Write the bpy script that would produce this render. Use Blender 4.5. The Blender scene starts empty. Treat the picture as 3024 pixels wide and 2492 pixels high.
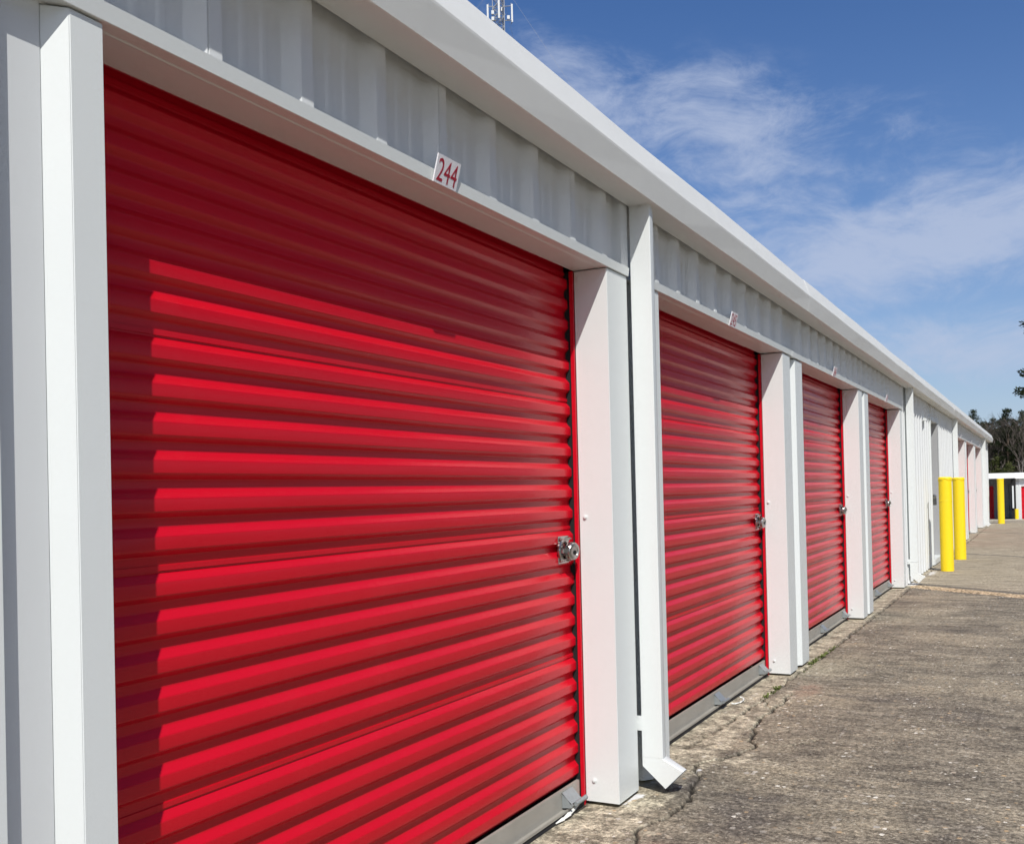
import bpy, bmesh, math, random
import numpy as np
from mathutils import Vector, Matrix
rad = math.radians
S = bpy.context.scene
COL = S.collection

# ------------------------------------------------------------------ camera
cd = bpy.data.cameras.new("camera")
cam = bpy.data.objects.new("camera", cd)
COL.objects.link(cam)
yaw, pitch, roll = 0.4796258, 0.0100607, -0.0233962
f = Vector((-math.sin(yaw)*math.cos(pitch), math.cos(yaw)*math.cos(pitch), math.sin(pitch)))
r0 = Vector((math.cos(yaw), math.sin(yaw), 0)); u0 = r0.cross(f)
rr = r0*math.cos(roll) + u0*math.sin(roll)
uu = u0*math.cos(roll) - r0*math.sin(roll)
cam.matrix_world = Matrix(((rr.x, uu.x, -f.x, 1.51), (rr.y, uu.y, -f.y, 0.0), (rr.z, uu.z, -f.z, 1.2439), (0, 0, 0, 1)))
cd.sensor_width = 36.0; cd.lens = 36.0*3028/3024
cd.shift_y = 177.9/3024; cd.clip_end = 5000; cd.clip_start = 0.02
S.camera = cam
S.view_settings.view_transform = 'Standard'; S.view_settings.look = 'None'
S.view_settings.gamma = 1.0; S.view_settings.use_curve_mapping = False
S.view_settings.exposure = 0.0
S.cycles.use_denoising = True; S.cycles.denoising_input_passes = 'RGB'; S.cycles.denoising_prefilter = 'ACCURATE'
S.cycles.sample_clamp_indirect = 3.0

# ------------------------------------------------------------------ light
sund = Vector((1.0, -1.55, 2.1)).normalized()
sun_el = math.asin(sund.z)
sl = bpy.data.lights.new("sun", 'SUN'); sl.energy = 4.5; sl.angle = rad(0.53); sl.color = (1.0, 0.965, 0.91)
so = bpy.data.objects.new("sun", sl); COL.objects.link(so)
so.rotation_euler = sund.to_track_quat('Z', 'Y').to_euler(); so.location = (10, -15, 30)

class NT:
    """tiny node helper"""
    def __init__(s, tree): s.t = tree; s.n = tree.nodes; s.l = tree.links
    def new(s, typ, **kw):
        n = s.n.new(typ)
        for k, v in kw.items():
            if k.startswith('i_'):
                key = k[2:]; key = int(key) if key.isdigit() else key.replace('_', ' ')
                s.set(n.inputs[key], v)
            else: setattr(n, k, v)
        return n
    def set(s, sock, v):
        if isinstance(v, bpy.types.NodeSocket): s.l.new(v, sock)
        elif isinstance(v, bpy.types.Node): s.l.new(v.outputs[0], sock)
        else: sock.default_value = v
    def math(s, op, a, b=0.0, c=0.0, clamp=False):
        n = s.n.new('ShaderNodeMath'); n.operation = op; n.use_clamp = clamp
        for i, v in enumerate((a, b, c)): s.set(n.inputs[i], v)
        return n.outputs[0]
    def vm(s, op, a, b=(0, 0, 0)):
        n = s.n.new('ShaderNodeVectorMath'); n.operation = op
        s.set(n.inputs[0], a); s.set(n.inputs[1], b)
        return n.outputs['Value'] if op in ('DOT_PRODUCT', 'LENGTH', 'DISTANCE') else n.outputs[0]
    def mix(s, f, a, b, mode='MIX'):
        n = s.n.new('ShaderNodeMix'); n.data_type = 'RGBA'; n.blend_type = mode
        s.set(n.inputs['Factor'], f); s.set(n.inputs[6], a); s.set(n.inputs[7], b)
        return n.outputs[2]
    def noise(s, vec, scale, detail=3.0, rough=0.55, dist=0.0):
        n = s.n.new('ShaderNodeTexNoise'); s.set(n.inputs['Vector'], vec)
        n.inputs['Scale'].default_value = scale; n.inputs['Detail'].default_value = detail
        n.inputs['Roughness'].default_value = rough; n.inputs['Distortion'].default_value = dist
        return n.outputs['Fac']
    def ramp(s, fac, *st):
        n = s.n.new('ShaderNodeValToRGB'); s.set(n.inputs[0], fac)
        e = n.color_ramp.elements
        while len(e) < len(st): e.new(0.5)
        for i, (p, c) in enumerate(st):
            e[i].position = p; e[i].color = c if len(c) == 4 else (*c, 1)
        return n.outputs[0]
    def sstep(s, v, a, b):
        n = s.n.new('ShaderNodeMapRange'); n.interpolation_type = 'SMOOTHSTEP'; n.clamp = True
        s.set(n.inputs[0], v); n.inputs[1].default_value = a; n.inputs[2].default_value = b
        n.inputs[3].default_value = 0; n.inputs[4].default_value = 1
        return n.outputs[0]

w = bpy.data.worlds.new("World"); S.world = w; w.use_nodes = True
nt = NT(w.node_tree); w.node_tree.nodes.clear()
sky = nt.new('ShaderNodeTexSky'); sky.sky_type = 'NISHITA'; sky.sun_disc = False
sky.sun_elevation = sun_el; sky.sun_rotation = math.atan2(sund.x, sund.y)
sky.altitude = 50; sky.air_density = 1.0; sky.dust_density = 0.35; sky.ozone_density = 3.0
tc = nt.new('ShaderNodeTexCoord'); D = tc.outputs['Generated']
sp = nt.new('ShaderNodeSeparateXYZ', i_0=D)
zc = nt.math('MAXIMUM', sp.outputs[2], 0.03)
cx = nt.math('DIVIDE', sp.outputs[0], zc); cy = nt.math('DIVIDE', sp.outputs[1], zc)
cp = nt.new('ShaderNodeCombineXYZ', i_0=cx, i_1=cy, i_2=0.0).outputs[0]
warp = nt.new('ShaderNodeTexNoise'); nt.set(warp.inputs['Vector'], D); warp.inputs['Scale'].default_value = 5; warp.inputs['Detail'].default_value = 3
wv = nt.vm('MULTIPLY', nt.vm('SUBTRACT', warp.outputs['Color'], (.5, .5, .5)), (.10, .06, .07))
Dw = nt.vm('ADD', D, wv)
st = nt.vm('MULTIPLY', Dw, (1.0, 1.0, 2.3))
wisps = nt.noise(st, 11.0, 9.0, 0.66, 0.5)
wisp2 = nt.noise(st, 30.0, 6.0, 0.65, 0.3)
def blob(c, rx, rz, tilt=0.0):
    c = Vector(c).normalized(); rx_v = Vector((c.y, -c.x, 0)).normalized(); up = rx_v.cross(c)
    a = rx_v*math.cos(tilt)+up*math.sin(tilt); b = up*math.cos(tilt)-rx_v*math.sin(tilt)
    d = nt.vm('SUBTRACT', Dw, tuple(c))
    q = nt.math('ADD', nt.math('POWER', nt.math('MULTIPLY', nt.math('ABSOLUTE', nt.vm('DOT_PRODUCT', d, tuple(a))), 1/rx), 2.0),
                nt.math('POWER', nt.math('MULTIPLY', nt.math('ABSOLUTE', nt.vm('DOT_PRODUCT', d, tuple(b))), 1/rz), 2.0))
    return nt.math('EXPONENT', nt.math('MULTIPLY', q, -1.0))
m = None
for (c, rx, rz, t, amp) in (((-.286, .898, .330), .150, .050, -.12, 1.0), ((-.36, .868, .330), .10, .06, -.5, .85), ((-.23, .922, .292), .11, .034, -.1, .8),
                            ((-.06, .971, .222), .24, .052, .10, 1.15), ((-.24, .92, .315), .22, .045, -.05, .62), ((-.165, .967, .200), .11, .05, .4, 1.0), ((-.402, .817, .413), .045, .05, .3, .45),
                            ((-.08, .984, .120), .34, .035, 0, .85), ((.02, .974, .25), .07, .03, 0, .6), ((-.19, .95, .262), .15, .035, .2, .72),
                            ((.6, .7, .3), .25, .1, .2, .9), ((.5, -.7, .45), .3, .12, .4, .8), ((.9, .1, .25), .3, .1, 0, .9)):
    b = nt.math('MULTIPLY', blob(c, rx, rz, t), amp)
    m = b if m is None else nt.math('MAXIMUM', m, b)
tex = nt.math('ADD', nt.math('MULTIPLY', wisps, 0.75), nt.math('MULTIPLY', wisp2, 0.25))
dens = nt.math('ADD', m, nt.math('MULTIPLY', nt.math('SUBTRACT', tex, 0.5), 2.6))
cl = nt.math('MULTIPLY', nt.sstep(dens, 0.15, 1.30), nt.sstep(m, 0.03, 0.45))
cl = nt.math('MULTIPLY', cl, 0.76)
hs = nt.new('ShaderNodeHueSaturation'); hs.inputs['Hue'].default_value = 0.511; hs.inputs['Saturation'].default_value = 1.30; hs.inputs['Value'].default_value = 1.12
nt.set(hs.inputs['Color'], sky.outputs[0])
hz = nt.math('MULTIPLY', nt.math('EXPONENT', nt.math('MULTIPLY', nt.math('MAXIMUM', sp.outputs[2], 0.0), -6.0)), 0.85)
skyc = nt.mix(hz, hs.outputs[0], (4.4, 5.5, 8.0, 1))
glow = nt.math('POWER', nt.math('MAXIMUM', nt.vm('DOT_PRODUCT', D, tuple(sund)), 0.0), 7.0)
sun_fill = nt.math('MULTIPLY', glow, nt.math('ADD', .25, nt.math('MULTIPLY', wisps, .9)))   # added sky glow behind the camera, lifts contrast on the wall ribs
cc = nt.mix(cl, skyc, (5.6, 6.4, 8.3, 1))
cc = nt.mix(nt.math('MULTIPLY', sun_fill, .75, clamp=True), cc, (15, 15, 16, 1))
saz = Vector((sund.x, sund.y, 0)).normalized()    # added bright horizon behind the camera, fills the rib faces
horizon_fill = nt.math('MULTIPLY', nt.math('POWER', nt.math('MAXIMUM', nt.vm('DOT_PRODUCT', D, tuple(saz)), 0.0), 3.0), nt.math('EXPONENT', nt.math('MULTIPLY', nt.math('ABSOLUTE', sp.outputs[2]), -3.0)))
cc = nt.mix(nt.math('MULTIPLY', horizon_fill, .9, clamp=True), cc, (17, 18.5, 20.5, 1))
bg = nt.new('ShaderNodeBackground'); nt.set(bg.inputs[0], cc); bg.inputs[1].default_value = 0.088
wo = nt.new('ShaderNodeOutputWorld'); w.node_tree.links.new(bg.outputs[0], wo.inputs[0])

# ------------------------------------------------------------------ materials
def mat(name):
    m = bpy.data.materials.new(name); m.use_nodes = True; t = NT(m.node_tree)
    b = m.node_tree.nodes['Principled BSDF']
    return m, t, b
def painted(name, col, rough=.4, spec=.5, var=.04, dirt=0.0, bump=.0015, scale=6.0, coat=0.0):
    m, t, b = mat(name); P = t.new('ShaderNodeTexCoord').outputs['Object']
    n = t.noise(P, scale, 4); n2 = t.noise(P, 160, 3)
    c2 = tuple(c*(1-var*2) for c in col)
    cc = t.mix(n, (*c2, 1), (*col, 1))
    if dirt:
        d = t.noise(t.vm('MULTIPLY', P, (9, 9, 1.3)), 1.6, 6, .7)
        cc = t.mix(t.math('MULTIPLY', t.sstep(d, .55, .8), dirt), cc, (.36, .34, .30, 1))
    t.set(b.inputs['Base Color'], cc)
    t.set(b.inputs['Roughness'], t.math('ADD', rough-.06, t.math('MULTIPLY', n, .12)))
    b.inputs['Specular IOR Level'].default_value = spec
    b.inputs['Coat Weight'].default_value = coat; b.inputs['Coat Roughness'].default_value = .25
    bp = t.new('ShaderNodeBump'); bp.inputs['Strength'].default_value = .5; bp.inputs['Distance'].default_value = bump
    big = t.noise(P, 3.2, 2)
    t.set(bp.inputs['Height'], t.math('ADD', t.math('MULTIPLY', n2, .06), big))
    t.set(b.inputs['Normal'], bp)
    return m
WHITE = painted('white_metal_paint', (.68, .70, .70), .36, .5, .015, .0, .003)
WHITE2 = painted('white_trim_paint', (.695, .725, .715), .38, .5, .012, .03, .002)
GUT = painted('gutter_paint', (.70, .71, .69), .5, .4, .02, .12, .003)
YEL = painted('yellow_paint', (.90, .66, .008), .5, .5, .03, .05, .002, 20)
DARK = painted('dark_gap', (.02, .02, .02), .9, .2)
GREYP = painted('grey_door_paint', (.55, .56, .57), .5, .5, .03, .15)
FASC = painted('bright_white_fascia', (.84, .84, .83), .6, .3, .01)
GREYJ = painted('grey_jamb_paint', (.34, .345, .35), .5, .4, .03, .1)
GREYB = painted('shaded_bay_paint', (.24, .25, .27), .6, .3, .03, .1)  # grey darkened so the far bay's shade reads deeper
SIGN = painted('sign_face', (.80, .79, .82), .5, .4, .01)
SIGNR = painted('sign_digits', (.38, .008, .03), .5, .4, .01)
RUB = painted('rubber', (.025, .025, .027), .8, .3)
WPLAS = painted('white_plastic', (.75, .75, .70), .6, .3, .05)
def red_paint():
    m, t, b = mat('red_door_paint'); P = t.new('ShaderNodeTexCoord').outputs['Object']
    n = t.noise(P, 3, 3)
    base = t.mix(n, (.51, .0038, .015, 1), (.56, .0048, .017, 1))
    dust = t.sstep(t.noise(t.vm('MULTIPLY', P, (1, 1, .6)), 5, 6, .7), .52, .8)
    base = t.mix(t.math('MULTIPLY', dust, .025), base, (.46, .18, .15, 1))
    t.set(b.inputs['Base Color'], base)
    t.set(b.inputs['Roughness'], t.math('ADD', .26, t.math('MULTIPLY', dust, .05)))
    b.inputs['Specular IOR Level'].default_value = .30
    wv = t.noise(t.vm('MULTIPLY', P, (0, 1.0, 4)), 1.9, 1)      # oil canning: slow waves along the curtain
    bp = t.new('ShaderNodeBump'); bp.inputs['Strength'].default_value = .8; bp.inputs['Distance'].default_value = .006
    t.set(bp.inputs['Height'], wv); t.set(b.inputs['Normal'], bp)
    return m
RED = red_paint()
def metal(name, col, rough, sc=40, met=1.0):
    m, t, b = mat(name); P = t.new('ShaderNodeTexCoord').outputs['Object']
    n = t.noise(P, sc, 4, .6)
    t.set(b.inputs['Base Color'], t.mix(n, (*[c*.65 for c in col], 1), (*col, 1)))
    b.inputs['Metallic'].default_value = met
    t.set(b.inputs['Roughness'], t.math('ADD', rough, t.math('MULTIPLY', n, .18)))
    return m
GALV = metal('galvanised_steel', (.46, .44, .39), .40, 9, .25)
GALVD = metal('galvanised_bracket', (.40, .44, .45), .34, 60, .5)
CHROME = metal('stainless_steel', (.50, .49, .47), .12, 30)
STEELP = metal('stainless_plate', (.62, .61, .58), .28, 60)
TOWERM = metal('tower_steel', (.42, .44, .47), .5, 5, .4)
PANW = painted('antenna_white', (.60, .61, .60), .5)

def attr(t, name):
    n = t.new('ShaderNodeAttribute'); n.attribute_name = name
    return n
def pavement_mat():
    m, t, b = mat('weathered_pavement'); P = t.new('ShaderNodeTexCoord').outputs['Object']
    A = attr(t, 'mk'); sa = t.new('ShaderNodeSeparateColor'); t.set(sa.inputs[0], A.outputs['Color'])
    B = attr(t, 'mk2'); sb = t.new('ShaderNodeSeparateColor'); t.set(sb.inputs[0], B.outputs['Color'])
    slab, paint, crack = sa.outputs[0], sa.outputs[1], sa.outputs[2]
    pink, peb, dark = sb.outputs[0], sb.outputs[1], sb.outputs[2]
    far = A.outputs['Alpha']
    n1 = t.noise(P, 1.3, 5, .6); n2 = t.noise(P, 9, 5, .65); n3 = t.noise(P, 70, 4, .7); n4 = t.noise(P, 260, 2, .6)
    n5 = t.noise(t.vm('MULTIPLY', P, (1.0, 2.2, 1)), 3.2, 6, .68)
    base = t.mix(t.sstep(n5, .30, .68), (.085, .074, .058, 1), (.215, .187, .140, 1))
    base = t.mix(t.math('MULTIPLY', t.sstep(n1, .45, .62), .75), base, (.275, .235, .168, 1))
    base = t.mix(t.math('MULTIPLY', t.sstep(n2, .50, .72), .5), base, (.30, .265, .20, 1))
    warm = t.mix(t.sstep(n5, .3, .7), (.20, .165, .118, 1), (.35, .30, .222, 1))
    base = t.mix(far, base, warm)
    slabc = t.mix(t.sstep(n2, .34, .64), (.15, .13, .095, 1), (.43, .385, .285, 1))
    sm = t.sstep(t.math('ADD', slab, t.math('MULTIPLY', t.math('SUBTRACT', n2, .5), 1.2)), .35, .65)
    base = t.mix(sm, base, slabc)
    # streaks running across the lot
    stv = t.noise(t.vm('MULTIPLY', P, (.55, 6.5, 1)), 1.6, 6, .65)
    base = t.mix(t.math('MULTIPLY', t.sstep(stv, .50, .70), .60), base, (.070, .062, .050, 1))
    st2 = t.noise(t.vm('MULTIPLY', t.vm('ADD', P, (7, 3, 0)), (.8, 5, 1)), 2.2, 6, .65)
    base = t.mix(t.math('MULTIPLY', t.sstep(st2, .54, .72), .55), base, (.38, .335, .26, 1))
    dk = t.math('MULTIPLY', t.sstep(t.math('ADD', dark, t.math('MULTIPLY', t.math('SUBTRACT', n2, .5), .9)), .3, .9), .70)
    base = t.mix(dk, base, (.060, .054, .052, 1))
    # grain: coarse light and dark crusts
    n6 = t.noise(P, 33, 5, .72)
    g1_ = t.math('ADD', .62, t.math('MULTIPLY', t.sstep(n6, .36, .66), .80))
    g2_ = t.math("ADD", .62, t.math("MULTIPLY", t.sstep(n3, .36, .64), .80))
    g3_ = t.math('ADD', .85, t.math('MULTIPLY', t.sstep(n4, .45, .75), .5))
    gg = t.math('MULTIPLY', t.math('MULTIPLY', t.math('MULTIPLY', g1_, g2_), g3_), 1.26)
    gv = t.new('ShaderNodeCombineXYZ', i_0=gg, i_1=gg, i_2=gg).outputs[0]
    base = t.vm('MULTIPLY', base, gv)
    # exposed aggregate chips
    def chips(scale, thr, warpv=.004):
        v = t.new('ShaderNodeTexVoronoi'); v.feature = 'F1'; v.inputs['Scale'].default_value = scale
        wp = t.vm('ADD', P, t.vm('MULTIPLY', attr_noise, (warpv, warpv, 0)))
        t.set(v.inputs['Vector'], t.vm('MULTIPLY', wp, (1, .8, 0)))
        sc = t.new('ShaderNodeSeparateColor'); t.set(sc.inputs[0], v.outputs['Color'])
        pick = t.math('GREATER_THAN', sc.outputs[0], thr)
        near = t.math('LESS_THAN', v.outputs['Distance'], t.math('ADD', .16, t.math('MULTIPLY', sc.outputs[1], .30)))
        return t.math('MULTIPLY', pick, near), sc.outputs[2], sc.outputs[1]
    wn = t.new('ShaderNodeTexNoise'); t.set(wn.inputs['Vector'], P); wn.inputs['Scale'].default_value = 150; attr_noise = wn.outputs['Color']
    patch = t.sstep(t.noise(P, 2.6, 4, .6), .40, .62)
    nf = t.math('SUBTRACT', 1.0, t.math('MULTIPLY', far, .85))
    c1, h1, g1 = chips(36, .82, .016); c2, h2, g2 = chips(80, .68, .008)
    chipc = t.mix(t.sstep(h1, .5, .9), (.80, .76, .66, 1), (.50, .36, .21, 1)); chipc = t.mix(t.sstep(g1, .7, .95), chipc, (.40, .37, .32, 1))
    chip2c = t.mix(h2, (.52, .48, .39, 1), (.30, .26, .20, 1))
    base = t.mix(t.math('MULTIPLY', t.math('MULTIPLY', c2, t.math('ADD', .35, t.math('MULTIPLY', patch, .55))), nf), base, chip2c)
    base = t.mix(t.math('MULTIPLY', t.math('MULTIPLY', c1, t.math('ADD', .25, t.math('MULTIPLY', patch, .75))), nf), base, chipc)
    # pebble band
    v = t.new('ShaderNodeTexVoronoi'); v.inputs['Scale'].default_value = 38; t.set(v.inputs['Vector'], P)
    vc = t.new('ShaderNodeSeparateColor'); t.set(vc.inputs[0], v.outputs['Color'])
    pb = t.mix(vc.outputs[0], (.78, .60, .40, 1), (.52, .38, .22, 1)); pb = t.mix(t.sstep(v.outputs['Distance'], .4, .7), pb, (.2, .15, .09, 1))
    base = t.mix(peb, base, pb)
    pk = t.sstep(t.math('ADD', pink, t.math('MULTIPLY', t.math('SUBTRACT', n2, .5), .8)), .35, .9)
    base = t.mix(t.math('MULTIPLY', pk, .5), base, t.mix(.75, base, (.46, .20, .14, 1)))
    pm = t.sstep(t.math('ADD', paint, t.math('MULTIPLY', t.math('SUBTRACT', t.noise(P, 40, 4, .6), .5), 1.0)), .55, .75)
    base = t.mix(t.math('MULTIPLY', pm, .85), base, (.72, .72, .72, 1))
    base = t.mix(crack, base, (.020, .017, .014, 1))
    t.set(b.inputs['Base Color'], base)
    b.inputs['Roughness'].default_value = .88; b.inputs['Specular IOR Level'].default_value = .25
    bp = t.new('ShaderNodeBump'); bp.inputs['Strength'].default_value = .9; bp.inputs['Distance'].default_value = .006
    h = t.math('ADD', t.math('MULTIPLY', n3, .7), t.math('MULTIPLY', n4, .3)); h = t.math('ADD', h, t.math('MULTIPLY', c1, .35))
    t.set(bp.inputs['Height'], h); t.set(b.inputs['Normal'], bp)
    return m
PAVE = pavement_mat()
def rough_mat(name, c1, c2, sc=3.0, rough=.95):
    m, t, b = mat(name); P = t.new('ShaderNodeTexCoord').outputs['Object']
    n = t.noise(P, sc, 6, .65); n2 = t.noise(P, sc*9, 4, .6)
    t.set(b.inputs['Base Color'], t.mix(t.math('ADD', t.math('MULTIPLY', n, .6), t.math('MULTIPLY', n2, .4)), (*c1, 1), (*c2, 1)))
    b.inputs['Roughness'].default_value = rough; b.inputs['Specular IOR Level'].default_value = .2
    return m
EARTH = rough_mat('dry_ground', (.10, .09, .055), (.22, .19, .12), .4)
CONC = rough_mat('pale_concrete', (.42, .38, .30), (.58, .53, .43), 3)
BARK = rough_mat('pine_bark', (.10, .07, .05), (.20, .15, .11), 2)
BARKG = rough_mat('grey_bark', (.12, .108, .095), (.27, .25, .23), 1)
TWIG = rough_mat('twigs', (.06, .05, .043), (.15, .125, .105), .5)
def leaf(name, c1, c2):
    m, t, b = mat(name); P = t.new('ShaderNodeTexCoord').outputs['Object']
    g = t.new('ShaderNodeNewGeometry').outputs['Random Per Island']
    n = t.noise(P, .5, 3)
    t.set(b.inputs['Base Color'], t.mix(t.math('ADD', t.math('MULTIPLY', g, .6), t.math('MULTIPLY', n, .4)), (*c1, 1), (*c2, 1)))
    b.inputs['Roughness'].default_value = .7; b.inputs['Specular IOR Level'].default_value = .25
    return m
NEEDLE = leaf('pine_needles', (.010, .018, .008), (.045, .062, .018))
NEEDLY = leaf('yellow_green_needles', (.03, .045, .012), (.12, .13, .035))
WEED = leaf('weed_leaves', (.06, .09, .02), (.16, .19, .05))

# ------------------------------------------------------------------ mesh helpers
class MB:
    def __init__(s): s.v = []; s.f = []
    def add(s, vs, fs):
        o = len(s.v); s.v += [tuple(v) for v in vs]; s.f += [tuple(i+o for i in q) for q in fs]
    def box(s, x0, x1, y0, y1, z0, z1):
        s.add([(x0, y0, z0), (x1, y0, z0), (x1, y1, z0), (x0, y1, z0), (x0, y0, z1), (x1, y0, z1), (x1, y1, z1), (x0, y1, z1)],
              [(0, 3, 2, 1), (4, 5, 6, 7), (0, 1, 5, 4), (1, 2, 6, 5), (2, 3, 7, 6), (3, 0, 4, 7)])
    def prism(s, poly, axis, a, b, cap=True, closed=True):
        """extrude a 2D polyline along axis. axis 'y': poly=(x,z); 'z': poly=(x,y); 'x': poly=(y,z)"""
        def P(p, t): return (p[0], t, p[1]) if axis == 'y' else ((p[0], p[1], t) if axis == 'z' else (t, p[0], p[1]))
        n = len(poly); vs = [P(p, a) for p in poly]+[P(p, b) for p in poly]
        fs = [(i, (i+1) % n, n+(i+1) % n, n+i) for i in range(n if closed else n-1)]
        if cap and closed: fs += [tuple(range(n))[::-1], tuple(range(n, 2*n))]
        s.add(vs, fs)
    def tube(s, p0, p1, r0, r1=None, n=8, cap=True):
        r1 = r0 if r1 is None else r1
        p0 = Vector(p0); p1 = Vector(p1); d = (p1-p0)
        if d.length < 1e-6: return
        d.normalize(); a = d.orthogonal().normalized(); b = d.cross(a)
        vs = []
        for p, r in ((p0, r0), (p1, r1)):
            for i in range(n):
                t = 2*math.pi*i/n; vs.append(p+(a*math.cos(t)+b*math.sin(t))*r)
        fs = [(i, (i+1) % n, n+(i+1) % n, n+i) for i in range(n)]
        if cap: fs += [tuple(range(n))[::-1], tuple(range(n, 2*n))]
        s.add(vs, fs)
    def lathe(s, prof, c, axis=(0, 0, 1), n=32):
        """prof: list of (radius, height) along axis from centre c"""
        d = Vector(axis).normalized(); a = d.orthogonal().normalized(); b = d.cross(a); c = Vector(c); vs = []
        for r, h in prof:
            for i in range(n):
                t = 2*math.pi*i/n; vs.append(c+d*h+(a*math.cos(t)+b*math.sin(t))*max(r, 1e-5))
        fs = []
        for k in range(len(prof)-1):
            for i in range(n): fs.append((k*n+i, k*n+(i+1) % n, (k+1)*n+(i+1) % n, (k+1)*n+i))
        fs += [tuple(range(n))[::-1], tuple(range((len(prof)-1)*n, len(prof)*n))]
        s.add(vs, fs)
    def mesh(s, name, material, smooth=False, bevel=0):
        me = bpy.data.meshes.new(name); me.from_pydata(s.v, [], s.f); me.update()
        bm = bmesh.new(); bm.from_mesh(me)
        bmesh.ops.recalc_face_normals(bm, faces=bm.faces)
        if bevel:
            es = [e for e in bm.edges if len(e.link_faces) == 2 and e.calc_face_angle(0) > .6]
            bmesh.ops.bevel(bm, geom=es, offset=bevel, segments=2, affect='EDGES', clamp_overlap=True)
        bm.to_mesh(me); bm.free()
        if smooth:
            for p in me.polygons: p.use_smooth = True
        me.materials.append(material)
        return me
    def build(s, name, material, parent=None, smooth=False, bevel=0):
        o = bpy.data.objects.new(name, s.mesh(name, material, smooth, bevel)); COL.objects.link(o)
        if parent: o.parent = parent; 
        return o
def auto(o, ang=35):
    """smooth shading with sharp edges above ang"""
    me = o.data; bm = bmesh.new(); bm.from_mesh(me)
    for fa in bm.faces: fa.smooth = True
    for e in bm.edges: e.smooth = len(e.link_faces) == 2 and e.calc_face_angle(0) < rad(ang)
    bm.to_mesh(me); bm.free()
    return o
def tag(o, label=None, cat=None, group=None, kind=None):
    if label: o['label'] = label
    if cat: o['category'] = cat
    if group: o['group'] = group
    if kind: o['kind'] = kind
    return o
def empty(name, loc=(0, 0, 0), parent=None):
    o = bpy.data.objects.new(name, None); COL.objects.link(o); o.location = loc; o.empty_display_size = .2
    if parent: o.parent = parent
    return o
def copy_tree(o, parent=None):
    c = o.copy(); COL.objects.link(c)
    if parent: c.parent = parent
    for ch in list(o.children): copy_tree(ch, c)
    return c

# ------------------------------------------------------------------ ground
gm = MB()
def gz(y): return 0.0 if y < 36.2 else (-1.12*min(1, (y-36.2)/14)**.8 if y < 50.2 else -1.12-0.006*(y-50.2))
ys = [-400, -60, -20, 0, 20, 36.2, 38, 41, 45, 50.2, 60, 80, 110, 160, 300, 3000]
xs = [-3000, -300, -80, -20, -7, 0, 14, 40, 100, 300, 3000]
gm.add([(x, y, gz(y)-.035) for y in ys for x in xs],
       [(j*len(xs)+i, j*len(xs)+i+1, (j+1)*len(xs)+i+1, (j+1)*len(xs)+i) for j in range(len(ys)-1) for i in range(len(xs)-1)])
tag(gm.build('ground', EARTH), kind='structure')

CR = [  # crack polylines (x,y), half width
 ([(.235, 3.16), (.205, 3.30), (.195, 3.424), (.150, 3.50), (.163, 3.58), (.185, 3.66), (.206, 3.773), (.215, 3.95), (.18, 4.123), (.165, 4.25), (.113, 4.371), (.085, 4.47), (.101, 4.553), (.150, 4.61), (.196, 4.674), (.225, 4.80), (.243, 4.901), (.20, 5.02), (.166, 5.154), (.150, 5.27), (.129, 5.389), (.12, 5.55), (.13, 5.73), (.135, 5.95), (.133, 6.2)], .0075),
 ([(-.05, 4.75), (-.02, 5.2), (.0, 5.6), (.012, 6.018), (.024, 6.36), (.019, 6.932), (.03, 7.2), (.038, 7.414), (.045, 7.8), (.05, 8.229), (.055, 9.5), (.06, 11), (.06, 13.1)], .0065),
 ([(.13, 5.73), (.07, 5.85), (.012, 6.018)], .004), ([(.113, 4.371), (.0, 4.36), (-.1, 4.45)], .003),
 ([(.243, 4.901), (.40, 4.98), (.52, 5.2)], .0025), ([(.05, 8.95), (.20, 8.80), (.38, 8.66), (.557, 8.578), (.8, 8.52), (1.1, 8.42), (1.34, 8.333), (2.2, 8.1)], .004), ([(.9, 5.75), (1.0, 5.72), (1.12, 5.66), (1.3, 5.62)], .003),
 ([(.05, 13.6), (.05, 16), (.06, 20), (.06, 36)], .006),
]
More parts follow.
